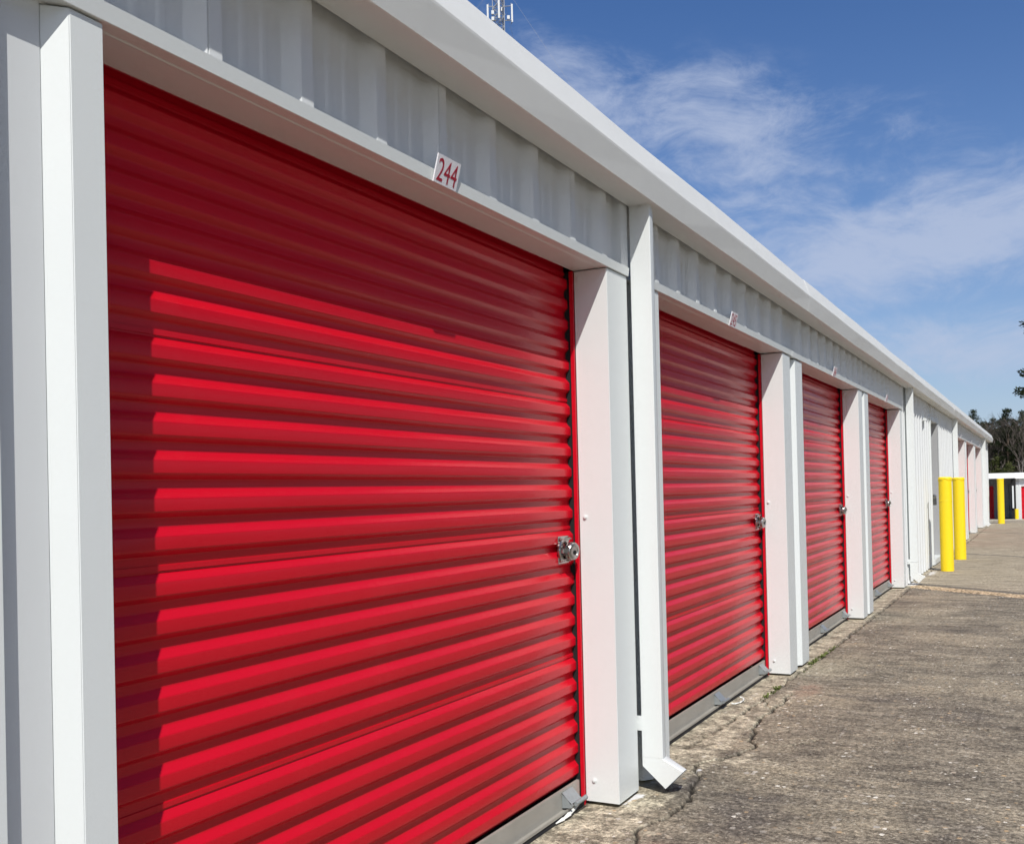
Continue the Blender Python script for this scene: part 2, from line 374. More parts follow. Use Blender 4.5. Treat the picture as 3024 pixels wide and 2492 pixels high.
def pavement():
    rng = np.random.RandomState(4)
    def steps(segs):
        out = [segs[0][0]]
        for a, b, d in segs:
            n = max(1, int(round((b-a)/d))); out += list(np.linspace(a, b, n+1)[1:])
        return np.array(out)
    X = steps([(-6.3, -.30, 1.5), (-.30, -.02, .02), (-.02, .30, .006), (.30, .62, .012), (.62, 1.7, .05), (1.7, 9, 1.0)])
    Y = steps([(-6, 2.6, .4), (2.6, 3.0, .03), (3.0, 6.5, .007), (6.5, 9.0, .012), (9.0, 16, .03), (16, 36.2, .12)])
    nx, ny = len(X), len(Y)
    XX, YY = np.meshgrid(X, Y)
    ph = rng.rand(12)*6.28
    jx = sum(np.sin(YY*k+ph[i])*a for i, (k, a) in enumerate(((23, .006), (51, .004), (97, .003), (190, .0022), (330, .0015))))
    jy = sum(np.sin(XX*k+ph[i+5])*a for i, (k, a) in enumerate(((31, .006), (77, .004), (160, .003))))
    def vnoise(sc, seed):
        r_ = np.random.RandomState(seed).rand(256, 256); u = XX/sc+50; v = YY/sc+50
        i = np.floor(u).astype(int); j = np.floor(v).astype(int); fu = u-i; fv = v-j
        g4 = lambda a_, b_: r_[a_ % 256, b_ % 256]
        return (g4(i, j)*(1-fu)+g4(i+1, j)*fu)*(1-fv)+(g4(i, j+1)*(1-fu)+g4(i+1, j+1)*fu)*fv-.5
    PX = XX+jx+.022*vnoise(.045, 1)+.007*vnoise(.016, 2); PY = YY+jy+.022*vnoise(.045, 3)+.007*vnoise(.016, 4)
    crack = np.zeros_like(XX)
    for pts, hw in CR:
        d = np.full_like(XX, 9.0)
        for (x0, y0), (x1, y1) in zip(pts[:-1], pts[1:]):
            dx, dy = x1-x0, y1-y0
            t = np.clip(((PX-x0)*dx+(PY-y0)*dy)/(dx*dx+dy*dy), 0, 1)
            d = np.minimum(d, np.hypot(PX-x0-t*dx, PY-y0-t*dy))
        wv = hw*(.70+.9*np.clip(vnoise(.06, 7)+vnoise(.02, 8)+.35, 0, 1))+.001
        crack = np.maximum(crack, np.clip(2.2-1.7*d/np.maximum(wv, .0028), 0, 1))
    def g(x, y, rx, ry, rot=0.0):
        c, s_ = math.cos(rot), math.sin(rot); a = (XX-x)*c+(YY-y)*s_; b = -(XX-x)*s_+(YY-y)*c
        return np.exp(-(a/rx)**2-(b/ry)**2)
    slab = np.where(YY > 6.0, 1-np.clip((XX-.025)/.02+.5, 0, 1), 1-np.clip((XX-.05)/.16, 0, 1))
    slab = slab+.35*np.clip(1-(XX-.03)/.25, 0, 1)*(YY > 6.0)*(XX > .03)
    slab = np.maximum(slab, g(.04, 3.38, .20, .34)); slab = np.maximum(slab, .8*g(.10, 5.9, .09, .5)); slab = np.maximum(slab, .6*g(.25, 4.62, .2, .18))
    slab = np.where(XX < -.25, 1, slab)
    paint = .80*g(.020, 3.93, .03, .06)+.75*g(.0, 3.84, .010, .12)+.72*g(.118, 4.40, .022, .035)+.42*g(.22, 4.43, .10, .09)+.8*g(.02, 13.5, .14, .35)+.7*g(.09, 15.2, .12, .9)+.6*g(.06, 33, .3, 1.5)
    pink = .62*g(.205, 6.35, .14, .40)+.55*g(.28, 3.35, .20, .22)+.4*g(.25, 4.65, .12, .2)+.35*g(.09, 12.7, .2, .5)
    dark = .75*g(.45, 3.85, .26, .45, .2)+.85*g(.10, 4.16, .10, .20)+.6*g(1.1, 5.9, .35, .25)+.7*g(.75, 6.3, .35, .2)+.55*g(.9, 9.4, .5, .35)+.5*g(.3, 10.6, .25, .6)+.5*g(1.2, 3.9, .2, .6)+.5*g(.33, 5.8, .25, .5)+.5*g(.75, 4.4, .35, .4)+.6*g(.45, 7.2, .12, .25)+.3*g(-.08, 3.5, .1, .4)
    s = YY+.78*XX
    band = lambda a, b, e: np.clip((s-a)/e+.5, 0, 1)*np.clip((b-s)/e+.5, 0, 1)
    peb = band(13.12, 13.50, .04)*(XX > .03)
    dark = dark+.9*band(13.00, 13.10, .05)+1.0*band(13.56, 13.70, .06)+.9*band(19.5, 19.75, .1)+.7*band(20.9, 21.05, .1)+.8*band(27.6, 27.9, .2)+.6*band(24.4, 24.6, .2)
    paint = paint+.42*band(15.95, 16.10, .1)*(XX < .9)+.42*band(18.35, 18.5, .1)*(XX < 1.0)
    far = np.clip((s-13.5)/.3, 0, 1)*(XX > -.2)
    h = .0022*vnoise(.05, 11)*(XX > .02)-.016*crack+.0010*np.sin(XX*9+YY*5)-.010*np.clip((s-13.05)/.1, 0, 1)*np.clip((13.62-s)/.1, 0, 1)*(peb < .5)*(XX > .04)
    co = np.stack([XX, YY, h], -1).reshape(-1, 3).astype(np.float32)
    idx = np.arange(nx*ny).reshape(ny, nx)
    q = np.stack([idx[:-1, :-1], idx[:-1, 1:], idx[1:, 1:], idx[1:, :-1]], -1).reshape(-1, 4)
    me = bpy.data.meshes.new('pavement'); me.vertices.add(len(co)); me.vertices.foreach_set('co', co.ravel())
    me.loops.add(q.size); me.loops.foreach_set('vertex_index', q.ravel().astype(np.int32))
    me.polygons.add(len(q)); me.polygons.foreach_set('loop_start', (np.arange(len(q))*4).astype(np.int32))
    me.update(); me.validate()
    for nm, ch in (('mk', (slab, paint, crack, far)), ('mk2', (pink, peb, dark, np.ones_like(XX)))):
        a = me.color_attributes.new(nm, 'FLOAT_COLOR', 'POINT')
        a.data.foreach_set('color', np.stack([np.clip(c, 0, 1) for c in ch], -1).reshape(-1).astype(np.float32))
    me.materials.append(PAVE)
    o = bpy.data.objects.new('pavement', me); COL.objects.link(o); tag(o, kind='structure')
pavement()
k = MB(); k.box(-.5, 9, 36.2, 36.75, -.2, .012)
tag(k.build('kerb', CONC, bevel=.01), kind='structure')
k = MB(); k.add([(x, y, gz(y)+.004) for y in (56, 62, 72) for x in (-30, 0, 30)], [(j*3+i, j*3+i+1, (j+1)*3+i+1, (j+1)*3+i) for j in range(2) for i in range(2)])
tag(k.build('road', CONC), kind='structure')

# ------------------------------------------------------------------ the storage building
Y0, Y1 = -6.2, 33.75
bld = empty('storage_building', (0, 14, 0))
tag(bld, 'long low white metal storage building with a row of red roll-up doors', 'building')
bld.location = (0, 0, 0)
Hh = 2.122
# door openings (left edge, right edge, left jamb width, right jamb width)
DOORS = [(-4.72, -2.30, .22, .216), (-1.70, .885, .22, .215), (1.322, 3.751, .073, .216), (4.36, 6.787, .226, .216), (7.388, 9.850, .226, .216), (10.44, 12.884, .235, .189),
         (21.35, 23.84, .24, .20), (24.42, 27.00, .15, .20), (27.60, 30.09, .15, .20)]
def arc_pts(c, r, a0, a1, n): return [(c[0]+r*math.cos(a0+(a1-a0)*i/n), c[1]+r*math.sin(a0+(a1-a0)*i/n)) for i in range(n+1)]

def curtain_profile(ztop, zbot):
    """(x,z) points from the top down"""
    XV, XR = -.1825, -.1670
    # slope tops follow the rolled sheet, a hemmed seam every sixth corrugation
    z = 2.200; k = 5
    raw = [(XV, z+.012)]
    while z > zbot-.1:
        raw += [(XV, z), (XR, z-.0180), (XR, z-.0475), (XV, z-.0605)]
        k += 1
        pass
        step = .097 if k % 6 == 0 else .082
        if step > .09:   # seam: hem of the upper sheet over the lower one
            h = z-step
            raw += [(XV, h+.0165), (XV+.0035, h+.0160), (XV+.0035, h+.0050), (XV, h+.0045)]
        z -= step
    raw = [p for i, p in enumerate(raw) if i == 0 or abs(p[0]-raw[i-1][0])+abs(p[1]-raw[i-1][1]) > 1e-5]
    # round the bends
    out = [raw[0]]
    for a, b, c in zip(raw[:-2], raw[1:-1], raw[2:]):
        va = Vector((a[0]-b[0], a[1]-b[1])); vc = Vector((c[0]-b[0], c[1]-b[1]))
        if abs(va.normalized().cross(vc.normalized())) < .05 or min(va.length, vc.length) < .0046: out.append(b); continue
        r = .0024; p = Vector(b)+va.normalized()*r; q = Vector(b)+vc.normalized()*r
        for t in (0, .33, .67, 1): out.append(tuple(p*(1-t)**2+Vector(b)*2*t*(1-t)+q*t*t))
    out.append(raw[-1])
    return [(x, zz) for x, zz in out if zz > zbot]
def make_door(a, b, first):
    L = b-a
    e = MB(); prof = curtain_profile(2.168, .098)
    y0, y1 = .008, L-.009
    nseg = 10
    for i in range(nseg):
        e.prism(prof, 'y', y0+(y1-y0)*i/nseg, y0+(y1-y0)*(i+1)/nseg, cap=False, closed=False)
    me = e.mesh('roll_up_door', RED)
    bm = bmesh.new(); bm.from_mesh(me); bmesh.ops.remove_doubles(bm, verts=bm.verts, dist=1e-5)
    for fa in bm.faces: fa.smooth = True
    for ed in bm.edges: ed.smooth = len(ed.link_faces) == 2 and ed.calc_face_angle(0) < rad(28)
    bm.to_mesh(me); bm.free()
    d = bpy.data.objects.new('roll_up_door', me); COL.objects.link(d); d.parent = bld; d.location = (0, a, 0)
    for yy, s in ((0.0, 1), (L, -1)):     # red guide channels
        g = MB()
        g.box(-.1575, -.1425, min(yy+s*.001, yy+s*.013), max(yy+s*.001, yy+s*.013), .0, 2.12)
        g.build('side_guide', RED, d)
        g = MB(); g.box(-.215, -.158, min(yy, yy+s*.006), max(yy, yy+s*.006), .0, 2.12); g.box(-.215, -.200, min(yy, yy+s*.06), max(yy, yy+s*.06), .0, 2.12)
        g.build('guide_channel_shade', DARK, d)  # channel plates coloured near-black, standing in for the shade inside
    bb = MB()
    bb.box(-.172, -.160, .022, L-.022, .022, .101); bb.box(-.160, -.138, .012, L-.016, .022, .027); bb.box(-.140, -.1375, .012, L-.016, .027, .033)
    bb.build('bottom_bar', GALV, d)
    rb = MB(); rb.box(-.170, -.142, .014, L-.018, .002, .0215); rb.build('rubber_seal', RUB, d)
    # lift handle: flared steel bracket with a tubular bar
    for yc in (L-.135, L*.53):
        hb = MB()
        for k_ in (0, 1):
            y_ = yc+(-.055, .035)[k_]
            hb.prism([(-.159, .088), (-.159, .036), (-.118, .040), (-.112, .052), (-.128, .062)], 'y', y_, y_+.004)
        hb.prism([(-.159, .094), (-.1575, .094), (-.120, .055), (-.1225, .053)], 'y', yc-.055, yc+.039)
        hb.tube((-.118, yc-.02, .047), (-.118, yc+.075, .047), .009, n=12); hb.tube((-.118, yc+.0751, .047), (-.118, yc+.078, .047), .010, n=12)
        auto(hb.build('lift_handle', GALVD, d))
    # latch
    lt = MB(); ly, lz = L-.112, 1.016
    lt.box(-.1665, -.1635, ly-.046, ly+.050, lz-.052, lz+.054)
    lt.box(-.1635, -.156, ly-.030, ly+.040, lz+.031, lz+.037)
    auto(lt.build('latch_plate', STEELP, d, bevel=.0015))
    lh = MB()
    lh.lathe([(.044, 0), (.044, .006), (.040, .010), (.036, .010), (.033, .004), (.012, .003)], (-.1634, ly-.012, lz), (1, 0, 0), 28)
    lh.box(-.160, -.146, ly-.046, ly+.020, lz-.010, lz+.006); lh.box(-.150, -.134, ly-.014, ly-.006, lz-.016, lz+.012)
    lh.box(-.152, -.140, ly-.004, ly+.014, lz+.004, lz+.014)
    for (yy, zz) in ((-.036, .042), (.040, .043), (-.036, -.041), (.040, -.041)):
        lh.tube((-.1636, ly+yy, lz+zz), (-.155, ly+yy, lz+zz), .0065, n=6); lh.tube((-.156, ly+yy, lz+zz), (-.149, ly+yy, lz+zz), .0035, n=8)
    auto(lh.build('latch_bolt', CHROME, d))
    return d
protos = {}
for i, (a, b, ja, jb) in enumerate(DOORS):
    make_door(a, b, i == 2)

def jamb(y0, y1, inner_low_y, top=Hh-.003, bot=.014):
    """hollow folded jamb cover; inner_low_y tells which side faces the opening"""
    m = MB(); x0 = -.141
    if inner_low_y: m.box(x0, 0.0, y0, y1, bot, top)
    else: m.prism([(0, y0), (0, y1), (x0, y1), (x0, y1-.02), (-.062, y1-.02), (-.062, y0-.036), (-.034, y0-.036)], 'z', bot, top)
    j = m.build('door_jamb', WHITE2, bld, bevel=.0016)
    return j
def screw(x, y, z, axis, parent, name='screw', r=.0095):
    m = MB(); ax = Vector(axis); c = Vector((x, y, z))
    m.lathe([(r*1.15, 0), (r*1.15, .0015), (r*.72, .002), (r*.72, .007), (r*.5, .008)], c, ax, 12)
    return auto(m.build(name, WHITE2, parent), 50)
for i, (a, b, ja, jb) in enumerate(DOORS):
    top = Hh-.003 if i != 4 else Hh-.010
    jamb(a-ja, a, False, top)
    jA = jamb(b, b+jb, True)
    if i in (2, 3, 4, 5):
        for (x, z) in ((-.104, .098), (-.116, 1.14), (-.122, 2.085)): screw(x, b+.0003, z, (0, -1, 0), jA)
# recessed wall strips between the jambs
E_ = [(.885+.215, 1.322-.073), (3.751+.216, 4.36-.226), (6.787+.216, 7.388-.226), (9.85+.216, 10.44-.235), (23.84+.2, 24.42-.15), (27.0+.2, 27.60-.15), (-2.30+.216, -1.70-.22)]
for a, b in E_:
    rec = MB(); xx = -.12 if 3.9 < a < 4.0 else -.032
    rec.box(xx-.015, xx, a-.01, b-.037 if xx > -.1 else b, .0, Hh+.002)
    rec.build('wall_infill', WHITE, bld)

def rib_profile(y0, y1, phase, laps=True):
    """(x,y) of a ribbed wall sheet seen from above"""
    pts = [(-.0270, y0)]; k = math.ceil((y0-phase+.09)/.3035)
    while phase+k*.3035 < y1-.002:
        yr = phase+k*.3035    # right edge of the rib top
        seq = [(-.0270, yr-.078), (.0045, yr-.043)]
        if laps and k % 3 == 0: seq += [(.0045, yr-.0405), (.0015, yr-.0400), (.0015, yr-.0375), (.0055, yr-.037), (.0055, yr)]
        else: seq += [(.0045, yr)]
        seq += [(-.0270, yr+.034)]
        for mo in (.098, .166):
            seq += [(-.0270, yr+mo-.014), (-.0225, yr+mo-.007), (-.0225, yr+mo+.007), (-.0270, yr+mo+.014)]
        pts += [p for p in seq if pts[-1][1] < p[1] < y1]; k += 1
    pts.append((-.0270, y1))
    return pts
def rib_wall(y0, y1, z0, z1, phase, name='wall_panel', mat_=None):
    m = MB(); p = rib_profile(y0, y1, phase)
    poly = p+[(-.045, y1), (-.045, y0)]
    m.prism(poly, 'z', z0, z1)
    return m.build(name, mat_ or WHITE, bld)
PH = 1.625
ZT = 2.475
rib_wall(Y0, 3.975, Hh+.003, ZT, PH)
rib_wall(3.978, 7.044, Hh+.003, ZT, PH)
rib_wall(7.046, 13.15, Hh+.003, ZT, PH-.02)
rib_wall(13.073, 16.44, .012, ZT+.001, PH+.03)
rib_wall(16.441, 17.76, 2.232, ZT, PH+.03)
rib_wall(17.761, 20.95, .012, ZT+.001, PH+.03)
rib_wall(20.951, 30.29, Hh+.003, ZT, PH)
rib_wall(30.291, Y1, .012, ZT+.001, PH)
rib_wall(Y0, -4.94, .012, Hh-.001, PH)

def header(y0, y1, dz0=0.0, dz1=0.0):
    m = MB(); z = Hh
    prof = [(-.145, z+.001), (-.0355, z+.001), (-.0345, z-.0012), (-.0325, z-.0012), (-.0315, z+.001), (.0055, z), (.0070, z+.001), (.0115, z+.0340), (.0085, z+.0350), (.0045, z+.004), (-.026, z+.004), (-.145, z+.006)]
    m.prism(prof, 'y', y0, y1)
    o = m.build('header_trim', WHITE2, bld)
    for v in o.data.vertices:
        t = (v.co.y-y0)/(y1-y0); v.co.z += dz0+(dz1-dz0)*t
    return o
header(Y0, 3.972); header(4.05, 7.10, .0, .003); header(7.04, 13.085, -.0015, .006).location.x = .0012; header(20.95, 30.29, .0, .004)
# gutter along the eave
gprof = [(.012, 2.412), (.118, 2.412), (.122, 2.414), (.142, 2.506), (.143, 2.514), (.108, 2.622), (.104, 2.627), (.096, 2.627), (.092, 2.620), (.130, 2.510), (.112, 2.424), (.024, 2.424), (.024, 2.60), (.012, 2.60)]
joints = [Y0, -5.0, 1.0-2.0, 7.05, 13.2, 19.4, 25.84, 34.05]
for i, (a, b) in enumerate(zip(joints[:-1], joints[1:])):
    m = MB(); sgn = 1 if i % 2 else 0
    pr = [(x+(.0016 if x > .1 else 0)*sgn, z-(.0016 if z < 2.42 else 0)*sgn) for x, z in gprof]
    ext = .03 if sgn else -.0005
    m.prism(pr, 'y', a-ext, b+ext)
    o = m.build('gutter', GUT, bld)
    # bent sheet wobble: subdivide along the length
    bm = bmesh.new(); bm.from_mesh(o.data)
    es = [e for e in bm.edges if abs(e.verts[0].co.y-e.verts[1].co.y) > .5]
    bmesh.ops.subdivide_edges(bm, edges=es, cuts=14, use_grid_fill=True)
    for v in bm.verts:
        if v.co.x > .09:
            wob = .0022*math.sin(v.co.y*1.7+v.co.z*9)+.0016*math.sin(v.co.y*4.1+v.co.z*14+i)
            v.co.x += wob; v.co.z += .0015*math.sin(v.co.y*2.3+i)
    bm.to_mesh(o.data); bm.free()
# end cap
m = MB(); m.prism(gprof[:6]+[(.012, 2.62)], 'y', 34.051, 34.056); m.build('gutter_end_cap', GUT, bld)
# eave closure between wall and gutter, roof, rear shell
m = MB(); m.box(-.24, .0115, Y0, Y1+.02, 2.476, 2.60); m.build('eave_strut', WHITE, bld)
m = MB()
rp = []
n = int((Y1-Y0+.3)/.3)
for i in range(n):
    y = Y0-.1+i*.3; rp += [(y, 0), (y+.24, 0), (y+.255, .03), (y+.285, .03)]
rp.append((Y1+.15, 0))
def roofz(x): return 2.602+(-x+.02)*.055 if x > -4.5 else 2.602+4.52*.055-(-x-4.5)*.055
cols = [.02, -4.5, -9.02]
vs = []; fs = []
for ci, x in enumerate(cols):
    for (y, h) in rp: vs.append((x, y, roofz(x)+h))
N = len(rp)
for ci in range(2):
    for i in range(N-1): fs.append((ci*N+i, ci*N+i+1, (ci+1)*N+i+1, (ci+1)*N+i))
m.add(vs, fs); m.build('roof', WHITE, bld)
m = MB(); m.box(-9.0, -8.95, Y0, Y1, 0.0, 2.59); m.build('rear_wall', WHITE, bld)
for yy in (Y0, Y1-.05):
    m = MB(); m.prism([(-.046, 0), (-.046, 2.58), (-4.5, 2.83), (-8.94, 2.58), (-8.94, 0)], 'y', yy, yy+.045); m.build('end_wall', WHITE, bld)
m = MB(); m.box(-.0455, .006, Y1-.06, Y1+.012, .012, 2.44); m.build('corner_trim', WHITE2, bld)
# black sheets behind doors stand in for interior shade, so gaps read black
m = MB(); m.box(-.66, -.61, Y0+.1, Y1-.1, .004, 2.58); m.build('inner_shade_sheet', DARK, bld)
m = MB(); m.box(-.60, -.146, Y0+.1, 13.0, 2.235, 2.26); m.build('head_shade_sheet', DARK, bld)

# downspouts
def downspout(y, first=False):
    m = MB()
    sec = [(.012, y), (.097, y), (.0995, y+.002)]+[(.0995-.022*t*t, y+.002+.098*t) for t in (.2, .4, .6, .8, 1.0)]+[(.070, y+.106), (.012, y+.106)]
    m.prism(sec, 'z', .148, 2.4115)
    o = auto(m.build('downspout', WHITE2, bld), 25)
    e = MB()
    rows = []
    for (x, y_) in sec:
        t = (x-.012)/.0875
        rows.append(((x, y_, .1475), (x+.003*0, y_, .110+t*.036), (.107+t*.046+.0, y_, .026+t*.040+.0)))
    # kick-out: outlet section
    n_ = len(sec); vs = [r[0] for r in rows]+[r[1] for r in rows]+[(.108+((x-.012)/.0875)*.078, y_, .026+((x-.012)/.0875)*.078) for (x, y_) in sec]
    fs = []
    for k_ in range(2):
        for i in range(n_): fs.append((k_*n_+i, k_*n_+(i+1) % n_, (k_+1)*n_+(i+1) % n_, (k_+1)*n_+i))
    e.add(vs, fs); auto(e.build('elbow', WHITE2, o), 25)
    s_ = MB(); s_.box(-.030, .014, y-.004, y-.0005, .255, .315); s_.box(.011, .104, y-.0025, y-.0005, .282, .288) if not first else None
    s_.build('strap', WHITE2, o)
    screw(.058, y-.0003, 2.398, (0, -1, 0), o, r=.008)
    screw(-.008, y-.004, .285, (0, -1, 0), o, r=.006)
    return o
for i, y in enumerate((3.985, 13.40, 20.50, 30.44)): downspout(y, i == 0)
m = MB(); m.box(-.05, .004, 3.902, 3.978, 2.16, 2.474); m.build('corner_trim', WHITE, bld)

# office door in the plain stretch of wall
od = MB(); od.box(-.36, -.32, 16.50, 17.555, .10, 2.18); d = od.build('service_door', GREYP, bld); d['label'] = 'grey hinged service door set in the plain ribbed wall'
fr = MB(); fr.box(-.37, .010, 16.44, 16.50, .014, 2.23); fr.box(-.004, .010, 17.70, 17.76, .014, 2.23); fr.box(-.37, .008, 16.501, 17.699, 2.18, 2.2315)
fr.build('door_frame', WHITE2, d, bevel=.002)
jr = MB(); jr.box(-.37, .004, 17.56, 17.699, .0995, 2.1795); jr.build('side_jamb', GREYJ, d, bevel=.002)
sl_ = MB(); sl_.box(-.37, .02, 16.501, 17.699, .014, .099); sl_.build('sill', WHITE2, d, bevel=.004)
kn = MB(); kn.lathe([(.03, 0), (.03, .006), (.012, .01), (.012, .03), (.028, .038), (.030, .055), (.018, .066), (.001, .068)], (-.06, 17.5605, 1.03), (0, -1, 0), 16); kn.box(-.09, -.03, 17.55, 17.5605, .90, 1.0)
auto(kn.build('door_knob', CHROME, d))
m = MB(); m.prism([(.006, 2.12), (.006, 2.16), (.05, 2.15), (.05, 2.12)], 'y', 15.44, 15.56); m.build('wall_lamp_bracket', WHITE2, bld)

# ------------------------------------------------------------------ padlocks (hung on the latches)
lm = MB()
lm.lathe([(.020, -.012), (.033, -.0125), (.035, -.010), (.035, -.004), (.033, -.003), (.033, .001), (.035, .002), (.035, .008), (.032, .0125), (.022, .0135), (.020, .011), (.001, .0105)], (0, 0, 0), (1, 0, 0), 36)
lockme = lm.mesh('padlock', CHROME)
km = MB(); km.lathe([(.0085, 0), (.0085, .002), (.0001, .002)], (.0106, .004, -.004), (1, 0, 0), 14); km.box(.012, .0135, .002, .006, -.009, .001)
sh = MB(); sh.tube((-.004, -.034, -.012), (-.004, -.034, .012), .0045, n=8)
wh = ['nearest red door', 'red door under the 245 sign', 'red door under the 246 sign', 'red door under the 247 sign', 'first red door past the yellow bollards', 'second red door past the yellow bollards', 'last red door of the row']
proto = None
for k_, i in enumerate((2, 3, 4, 5, 6, 7, 8)):
    b = DOORS[i][1]
    if proto is None:
        o = bpy.data.objects.new('padlock', lockme); COL.objects.link(o); auto(o, 30)
        auto(km.build('keyway', DARK, o)); sh.build('shackle', CHROME, o); proto = o
    else: o = copy_tree(proto)
    o.location = (-.137, b-.090, 1.010); o.rotation_euler = (rad([0, 25, -15, 10, 0, 5, 0][k_]), rad(4), rad([-14, -10, -22, -25, -10, -10, -10][k_]))
    tag(o, 'round chrome disc padlock on the latch of the ' + wh[k_], 'padlock', 'disc padlocks on the red doors')

# ------------------------------------------------------------------ number signs
def number_sign(y, text, label):
    wd, ht, th = .124, .079, .0042
    m = MB(); m.box(0, th, 0, wd, 0, ht); o = m.build('number_sign', SIGN, bevel=.0006)
    tag(o, label, 'number sign', 'number plates above the red doors')
    if text:
        cu = bpy.data.curves.new('digits', 'FONT'); cu.body = text; cu.size = .090; cu.offset = .0; cu.extrude = .00015; cu.resolution_u = 12; cu.align_x = 'CENTER'; cu.space_character = 1.0
        to = bpy.data.objects.new('digits', cu); COL.objects.link(to)
        bpy.context.view_layer.update()
        me = bpy.data.meshes.new_from_object(to); bpy.data.objects.remove(to)
        me.transform(Matrix(((0, 0, 1, th+.0004), (.80, 0, 0, wd/2), (0, 1, 0, .0080), (0, 0, 0, 1))))
        me.materials.clear(); me.materials.append(SIGNR); me.name = 'digits'
        d = bpy.data.objects.new('digits', me); COL.objects.link(d); d.parent = o
    o.location = (.0075, y-.006, Hh-.001); o.rotation_euler = (0, rad(15), 0)
    return o
number_sign(2.452, '244', 'white number sign with red digits 244 above the nearest red door')
number_sign(5.478, '245', 'white number sign with red digits 245 on the header trim')
number_sign(8.515, '246', 'small white number sign with red digits 246 on the header trim')
number_sign(11.575, '247', 'small white number sign with red digits 247 near the second downspout')
number_sign(22.49, '', 'blank looking white number plate, first past the yellow bollards')
number_sign(25.80, '', 'blank looking white number plate, middle of the three far plates')
number_sign(28.94, '', 'blank looking white number plate, farthest of the row')

# ------------------------------------------------------------------ bollards
def bollard(x, y, h, r, label, ring, cap=True, z=0.0):
    root = empty('bollard', (x, y, z)); tag(root, label, 'bollard', 'yellow bollards')
    m = MB(); m.lathe([(r, 0), (r, h-.03), (r*1.0, h-.012)], (0, 0, 0), n=40); auto(m.build('post', YEL, root), 40)
    c = MB(); n_ = 48; vs = []; rnd = random.Random(int(y*10))
    rows = [(r*1.01, -.045), (r*1.055, -.038), (r*1.06, -.018), (r*1.03, -.004), (r*.90, .004), (r*.5, .007), (.001, .008)]
    drip = [.008*math.sin(i*.9)+.007*rnd.random()+.008*math.sin(i*.37+1) for i in range(n_)]
    for k_, (rr_, hh) in enumerate(rows):
        for i in range(n_):
            t = 2*math.pi*i/n_; dz = drip[i] if k_ < 2 else 0
            vs.append((rr_*math.cos(t), rr_*math.sin(t), h+hh+dz*1.3))
    fs = [(k_*n_+i, k_*n_+(i+1) % n_, (k_+1)*n_+(i+1) % n_, (k_+1)*n_+i) for k_ in range(len(rows)-1) for i in range(n_)]
    c.add(vs, fs); auto(c.build('cap', YEL, root), 60)
    if ring:
        g = MB(); g.lathe([(r*.99, -.008), (r*1.03, -.005), (r*1.03, .005), (r*.99, .008)], (0, 0, ring), n=40); auto(g.build('weld_ring', YEL, root), 60)
    return root
bollard(.255, 15.63, 1.315, .088, 'yellow bollard with a raised ring, nearest the service door', .985)
bollard(.262, 18.01, 1.315, .090, 'plain yellow bollard right behind the ringed one', 0)
bollard(.335, 33.29, 1.31, .092, 'lone yellow bollard beyond the end of the long building', 0)

# ------------------------------------------------------------------ small litter by the doors
def ribbon(name, pts, wd, mat_, label, cat, th=.003):
    m = MB()
    for (p, q) in zip(pts[:-1], pts[1:]): m.tube(p, q, wd, wd, n=8)
    o = m.build(name, mat_, smooth=True); tag(o, label, cat); return o
ribbon('rope_loop', [(-.118, 5.78, .010), (-.100, 5.79, .007), (-.082, 5.83, .007), (-.078, 5.89, .007), (-.084, 5.94, .008), (-.100, 5.955, .012), (-.112, 5.945, .016)], .0045, WPLAS,
       'curved piece of white rope lying under the lift handle of the second door', 'rope')
pm_ = MB()
pts = [(-.139, 3.46, .010), (-.130, 3.51, .014), (-.127, 3.56, .019), (-.131, 3.62, .024), (-.137, 3.68, .027)]
for i in range(4):
    (x0, y0, z0), (x1, y1, z1) = pts[i], pts[i+1]; w0 = (.001, .003, .004, .003, .002)[i]; w1 = (.001, .005, .006, .004, .002)[i+1]
    pm_.add([(x0-w0, y0, z0+w0), (x0+w0, y0, z0-w0*.6), (x1+w1, y1, z1-w1*.6), (x1-w1, y1, z1+w1), (x0-w0-.001, y0, z0+w0-.002), (x0+w0, y0, z0-w0*.6-.002), (x1+w1, y1, z1-w1*.6-.002), (x1-w1, y1, z1+w1-.002)],
            [(0, 1, 2, 3), (7, 6, 5, 4), (0, 4, 5, 1), (2, 6, 7, 3), (1, 5, 6, 2), (0, 3, 7, 4)])
tag(pm_.build('weather_strip', WPLAS), 'torn strip of white plastic under the nearest red door', 'plastic strip')

# weeds in the slab joint
wd_ = MB(); rnd = random.Random(8)
def tuft(x, y, n, h):
    for _ in range(n):
        a = rnd.random()*6.28; L = h*(.4+rnd.random()*.8); px = x+rnd.gauss(0, .008); py = y+rnd.gauss(0, .03)
        dx, dy = math.cos(a)*L*.7, math.sin(a)*L*.7; w_ = .0025+rnd.random()*.003
        wd_.add([(px-w_*dy/L, py+w_*dx/L, .0), (px+w_*dy/L, py-w_*dx/L, .0), (px+dx*.6+w_*dy/L*1.4, py+dy*.6-w_*dx/L*1.4, L*.6), (px+dx, py+dy, L*.55), (px+dx*.6-w_*dy/L*1.4, py+dy*.6+w_*dx/L*1.4, L*.62)], [(0, 1, 2, 4), (4, 2, 3)])
for (x, y, n, h) in ((.012, 6.05, 26, .028), (.018, 6.2, 14, .022), (.02, 6.35, 30, .026), (.026, 7.30, 26, .02), (.034, 7.42, 44, .026), (.04, 7.62, 40, .026), (.043, 7.78, 30, .024), (.047, 7.95, 14, .02), (.05, 8.1, 8, .016)): tuft(x, y, n, h)
for q in range(30): tuft(.045+.0, 6.9+q*.045, 2, .010)
tag(wd_.build('weeds', WEED), 'small green weeds growing in the slab joint', 'weeds', kind='stuff')

